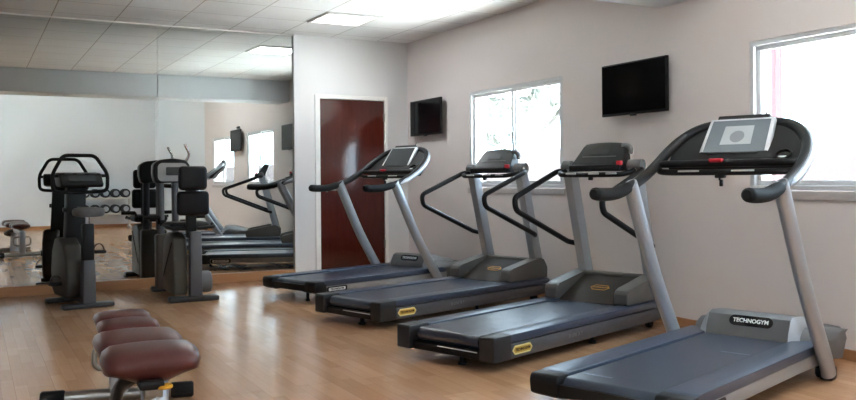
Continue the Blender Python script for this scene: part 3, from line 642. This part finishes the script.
# ------------------------------------------------------------------ upright bike
def upright_bike():
    t = thing('exercise_bike', 'upright exercise bike with grey saddle and tall black looped handlebar', 'exercise bike', (.872, 8.46, 0), R(10))
    bm = NB(); box(bm, -.225, .225, -.30, -.18, 0, .042, .012); obj('rear_foot', bm, 'dgrey', t)
    bm = NB(); box(bm, -.22, .20, .26, .37, 0, .045, .012); obj('front_foot', bm, 'dgrey', t)
    bm = NB(); box(bm, -.05, .05, -.24, .32, .035, .10, .015); obj('base_beam', bm, 'dgrey', t)
    pts = [(-.10, .08), (-.13, .2), (-.10, .42), (.0, .56), (.12, .62), (.28, .62), (.38, .50), (.42, .3), (.38, .12), (.30, .07)]
    bm = NB(); prism(bm, [(p[0], p[1]) for p in pts], 'x', -.15, .02, .03, 3); h = obj('flywheel_housing', bm, 'dtaupe', t)
    bm = NB(); prism(bm, [(p[0] * .8 + .02, p[1] * .8 + .07) for p in pts], 'x', .018, .06, .015, 3); obj('housing_cover', bm, 'black', h)
    bm = NB()
    rings = [[(x + xo, y + yo, z) for x, y in ((-.085, -.06), (.085, -.06), (.085, .06), (-.085, .06))] for z, xo, yo in ((.50, .0, .19), (.85, .02, .21), (1.14, .035, .22))]
    loft(bm, rings); bmesh.ops.bevel(bm, geom=bm.edges[:], offset=.015, segments=2, profile=.5, affect='EDGES', clamp_overlap=True); obj('handlebar_column', bm, 'black', t)
    # saddle post
    bm = NB(); rings = [[(x * w + .015, y * w - .20, z) for x, y in ((-.055, -.06), (.055, -.06), (.055, .06), (-.055, .06))] for z, w in ((.03, 1.05), (.3, 1.0), (.43, .95))]
    loft(bm, rings); bmesh.ops.bevel(bm, geom=bm.edges[:], offset=.012, segments=2, profile=.5, affect='EDGES', clamp_overlap=True); obj('saddle_column', bm, 'sidegrey', t)
    bm = NB(); box(bm, -.035, .065, -.245, -.16, .42, .76, .014); obj('saddle_sleeve', bm, 'black', t)
    bm = NB(); cyl(bm, .02, .74, .86, (.015, -.2, 0)); obj('saddle_stem', bm, 'chrome', t)
    bm = NB(); rings = []
    for y, w in ((-.34, .085), (-.32, .12), (-.26, .138), (-.18, .13), (-.08, .075), (.0, .04), (.04, .03), (.05, .015)):
        rings.append([((.015 + w * math.copysign(abs(c_) ** .5, c_)), y, .868 + .043 * math.copysign(abs(s_) ** .6, s_)) for c_, s_ in [(math.cos(2 * math.pi * k / 14), math.sin(2 * math.pi * k / 14)) for k in range(14)]])
    loft(bm, rings); obj('saddle', bm, 'seatgrey', t, ang=60)
    # cranks and pedals
    for s, dy, dz in ((1, -.02, .14), (-1, .02, -.14)):
        bm = NB(); tube(bm, [(.0, .06, .34), (s * .11, .06, .34)], .016, 10); tube(bm, [(s * .112, .06, .34), (s * .125, .06 + dy, .34 + dz)], .013, 10); cr = obj('crank', bm, 'steel', t)
        bm = NB(); box(bm, s * .19 - .055, s * .19 + .055, .06 + dy - .05, .06 + dy + .05, .325 + dz, .355 + dz, .008)
        tube(bm, [(s * .19 + .05 * math.cos(a), .07 + dy, .345 + dz + .07 * math.sin(a)) for a in [math.pi * k / 12 for k in range(13)]], .005, 6, .02)
        obj('pedal', bm, 'black', cr)
    # handlebar: rear and front arches joined by lower loops
    for v, k in ((.16, .92),):
        bm = NB(); tube(bm, rounded_path([(.055 - .12 * k, v, 1.045), (.055 - .27 * k, v - .02, 1.055), (.055 - .275 * k, v - .02, 1.215), (.055 - .16 * k, v + .02, 1.395), (.055 + .16 * k, v + .02, 1.395), (.055 + .275 * k, v - .02, 1.215), (.055 + .27 * k, v - .02, 1.055), (.055 + .12 * k, v, 1.045)], .05), .0175, 10)
        obj('handlebar', bm, 'rubber', t)
    bm = NB(); tube(bm, [(-.195, .145, 1.20), (.305, .145, 1.20)], .016, 10); tube(bm, [(-.055, .16, 1.045), (.165, .16, 1.045)], .0175, 10); obj('handlebar_bridge', bm, 'black', t)
    bm = NB(); prism(bm, [(.06, 1.09), (.04, 1.12), (.12, 1.225), (.26, 1.235), (.29, 1.18), (.24, 1.10)], 'x', -.145, .245, .018, 3); c = obj('console', bm, 'black', t)
    bm = NB(); plaque(bm, (.05, .072, 1.178), (1, 0, 0), (0, .08, .105), .25, .07, .004, .01); obj('screen', bm, 'dscreen', c)
    for x in (-.06, .05, .16):
        bm = NB(); box(bm, x - .035, x + .035, .10, .135, 1.216, 1.228, .004); obj('console_key', bm, 'grey', c)
    bm = NB(); cyl(bm, .022, -.09, -.055, (0, .2, .88), 'x'); obj('adjuster_knob', bm, 'dgrey', t)
upright_bike()

# ------------------------------------------------------------------ seated arm machine
def arm_machine():
    t = thing('seated_exercise_machine', 'seated exercise machine with two black back pads, nearest the mirror seam', 'exercise machine', (1.815, 8.60, 0), R(0))
    bm = NB(); box(bm, -.20, .26, -.54, -.39, 0, .05, .014); obj('rear_foot', bm, 'dgrey', t)
    bm = NB(); box(bm, -.19, .19, .40, .54, 0, .05, .014); obj('front_foot', bm, 'dgrey', t)
    bm = NB(); prism(bm, [(-.38, .05), (-.36, .4), (-.33, .60), (-.2, .64), (.0, .64), (.12, .56), (.16, .3), (.18, .05)], 'x', -.135, .0, .025, 3); b = obj('housing', bm, 'taupe', t)
    bm = NB(); tube(bm, [(-.138, -.3, .55), (-.138, .1, .2)], .006, 6); obj('housing_groove', bm, 'black', b)
    bm = NB(); box(bm, -.16, .12, .33, .47, .03, .60, .03, 3); box(bm, -.05, .05, .1, .4, .05, .13, .01); obj('front_column', bm, 'taupe', t)
    bm = NB(); rings = [[(x * w + .055, y * w - .43, z) for x, y in ((-.055, -.055), (.055, -.055), (.055, .055), (-.055, .055))] for z, w in ((.04, 1.05), (.35, 1.0), (.66, .95))]
    loft(bm, rings); bmesh.ops.bevel(bm, geom=bm.edges[:], offset=.010, segments=2, profile=.5, affect='EDGES', clamp_overlap=True); obj('seat_column', bm, 'sidegrey', t)
    bm = NB(); cyl(bm, .105, .12, .235, (0, -.28, .16), 'x', 28, .012); obj('flywheel_drum', bm, 'grey', t)
    bm = NB(); cushion(bm, -.16, .22, -.36, .02, .665, .745, .035); obj('seat', bm, 'pad', t)
    bm = NB(); box(bm, -.02, .08, -.40, -.36, .62, 1.2, .01); box(bm, -.02, .08, -.44, -.36, .60, .66, .01); obj('back_support', bm, 'black', t)
    bm = NB(); cushion(bm, -.115, .185, -.49, -.40, .815, 1.045, .035); obj('back_pad', bm, 'pad', t)
    bm = NB(); cushion(bm, -.10, .17, -.49, -.40, 1.055, 1.285, .04); obj('back_pad', bm, 'pad', t)
    for x in (-.10, .045):
        bm = NB(); tube(bm, [(x, .40, .58), (x, .41, .9), (x, .42, 1.16)], .036, 14); obj('console_post', bm, 'sidegrey', t)
    bm = NB(); prism(bm, [(-.16, 1.12), (-.185, 1.21), (-.18, 1.32), (-.11, 1.365), (.02, 1.38), (.15, 1.36), (.19, 1.31), (.20, 1.21), (.17, 1.13)], 'y', .34, .50, .025, 3); c = obj('console', bm, 'black', t)
    bm = NB(); plaque(bm, (.01, .342, 1.235), (1, 0, 0), (0, .02, 1), .30, .19, .012, .05); f = obj('console_face', bm, 'lgrey', c, label='silver console face')
    bm = NB(); plaque(bm, (.015, .330, 1.245), (1, 0, 0), (0, .02, 1), .15, .085, .004, .01); obj('screen', bm, 'dscreen', f)
    for s in (1, -1):
        bm = NB(); cyl(bm, .03, s * .10 - .02 - .03, s * .10 - .02 + .03, (0, .2, .72), 'x'); tube(bm, [(s * .14 - .02, .2, .72), (s * .15 - .02, .12, .78)], .014, 10); tube(bm, [(s * .15 - .02, .12, .78), (s * .30 - .02, .12, .78)], .02, 12); obj('arm_crank', bm, 'rubber', t)
    bm = NB(); tube(bm, smooth_path([(.14, .42, 1.33), (.185, .42, 1.39), (.19, .41, 1.44), (.16, .40, 1.50), (.148, .40, 1.53)], 5), .014, 10); obj('lever', bm, 'chrome', t, label='bent chrome lever')
    for s in (1, -1):
        bm = NB(); tube(bm, rounded_path([(.03 + s * .05, -.42, .69), (.03 + s * .22, -.40, .70), (.03 + s * .235, -.25, .72)], .04), .016, 10); obj('side_handle', bm, 'black', t)
arm_machine()

# ------------------------------------------------------------------ dumbbell rack (seen in the mirror)
RX0, RX1, RY = 2.02, 3.42, -2.93
t = thing('dumbbell_rack', 'pale two-shelf dumbbell rack against the rear wall, seen in the mirror', 'rack', ((RX0 + RX1) / 2, RY, 0))
hw = (RX1 - RX0) / 2
for z in (.745, .365):
    bm = NB(); box(bm, -hw, hw, -.16, .16, z - .04, z, .006); obj('shelf', bm, 'shelf', t)
for s in (1, -1):
    bm = NB(); box(bm, s * (hw - .02) - .025, s * (hw - .02) + .025, -.20, .20, 0, .06, .008); box(bm, s * (hw - .02) - .025, s * (hw - .02) + .025, -.03, .03, .05, .90, .008); obj('leg', bm, 'shelf', t)
first = None
ORD = ['end', 'second', 'third', 'fourth', 'fifth', 'sixth']
for row, z, r in (('upper', .745, .105), ('lower', .365, .105)):
    for k in range(6):
        x = RX1 - .12 - k * .232
        lab = 'round black dumbbell on the %s rack shelf, ' % row + ('at the end beside the seated machine' if k == 0 else '%s from the end beside the seated machine' % ORD[k])
        if first is None:
            d = thing('dumbbell', lab, 'dumbbell', (x, RY, z + r), 0, 'dumbbells on the rack')
            bm = NB(); tube(bm, [(0, -.07, 0), (0, 0, 0), (0, .07, 0)], .017, 12); obj('handle', bm, 'chrome', d)
            for s in (1, -1):
                bm = NB(); cyl(bm, r, s * .115 - .05, s * .115 + .05, (0, 0, 0), 'y', 28, .018); hd = obj('head', bm, 'dumb', d)
                bm = NB(); y = s * .165; lathe(bm, [(.03, y), (.062, y), (.062, y + s * .004), (.03, y + s * .004)], 24, (0, 0, 0), 'y'); obj('hub_ring', bm, 'dumbhub', hd)
            first = d
        else: dup(first, (x, RY, z + r), 0, lab)

# ------------------------------------------------------------------ outside the windows
g = struct('ground', box(box(NB(), XR + .22, 60, -40, 60, -.4, -.15), -40, XL - .2, -40, 60, -.4, -.15), 'ground', label='pale ground outside the windows', cat='ground')
bm = NB(); box(bm, 10.5, 10.7, -25, 45, -.15, 1.75, .02)
tag(obj('boundary_wall', bm, 'pinkwall'), 'pale pink boundary wall outside the windows', 'wall', None, 'structure')
bm = NB(); box(bm, 6.9, 7.0, 5.63, 5.73, -.15, 4.0, .01)
tag(obj('porch_post', bm, 'redpost'), 'faint pink post just outside the window behind the nearest treadmill', 'post')
def tree(x, y, h, label, seed):
    rnd = random.Random(seed)
    t = thing('tree', label, 'tree', (x, y, -.15), 0, 'trees outside the windows')
    bm = NB(); tips = []
    tube(bm, smooth_path([(0, 0, 0), (.08, .03, h * .25), (-.03, .1, h * .5)], 4), [.16 - .008 * i for i in range(9)], 10)
    for k in range(7):
        a = 2 * math.pi * k / 7 + rnd.random(); l = h * rnd.uniform(.3, .5)
        b = (l * .7 * math.cos(a), l * .7 * math.sin(a) + .1, h * .5 + l * .6)
        pth = smooth_path([(-.03, .1, h * .48), (b[0] * .4, b[1] * .4, h * .5 + l * .2), b], 4)
        tube(bm, pth, [.07 - .006 * i for i in range(len(pth))], 7); tips.append(b)
    obj('trunk', bm, 'bark', t)
    bm = NB()
    for b in tips + [(0, 0, h * .85)]:
        for k in range(230):
            p = Vector((rnd.gauss(b[0], h * .1), rnd.gauss(b[1], h * .1), rnd.gauss(b[2], h * .08)))
            a = Vector((rnd.uniform(-1, 1), rnd.uniform(-1, 1), rnd.uniform(-1, 1))).normalized() * .20; c = a.orthogonal().normalized() * .11
            bm.faces.new([bm.verts.new(q) for q in (p - a, p + c, p + a, p - c)])
    obj('foliage', bm, 'leaf', t, smooth=False)
tree(14.0, 19.2, 5.2, 'pale leafy tree beyond the boundary wall, seen through the sliding window', 3)
tree(17.5, 28.5, 4.4, 'fainter tree beyond the boundary wall, in the window pane nearer the door', 5)
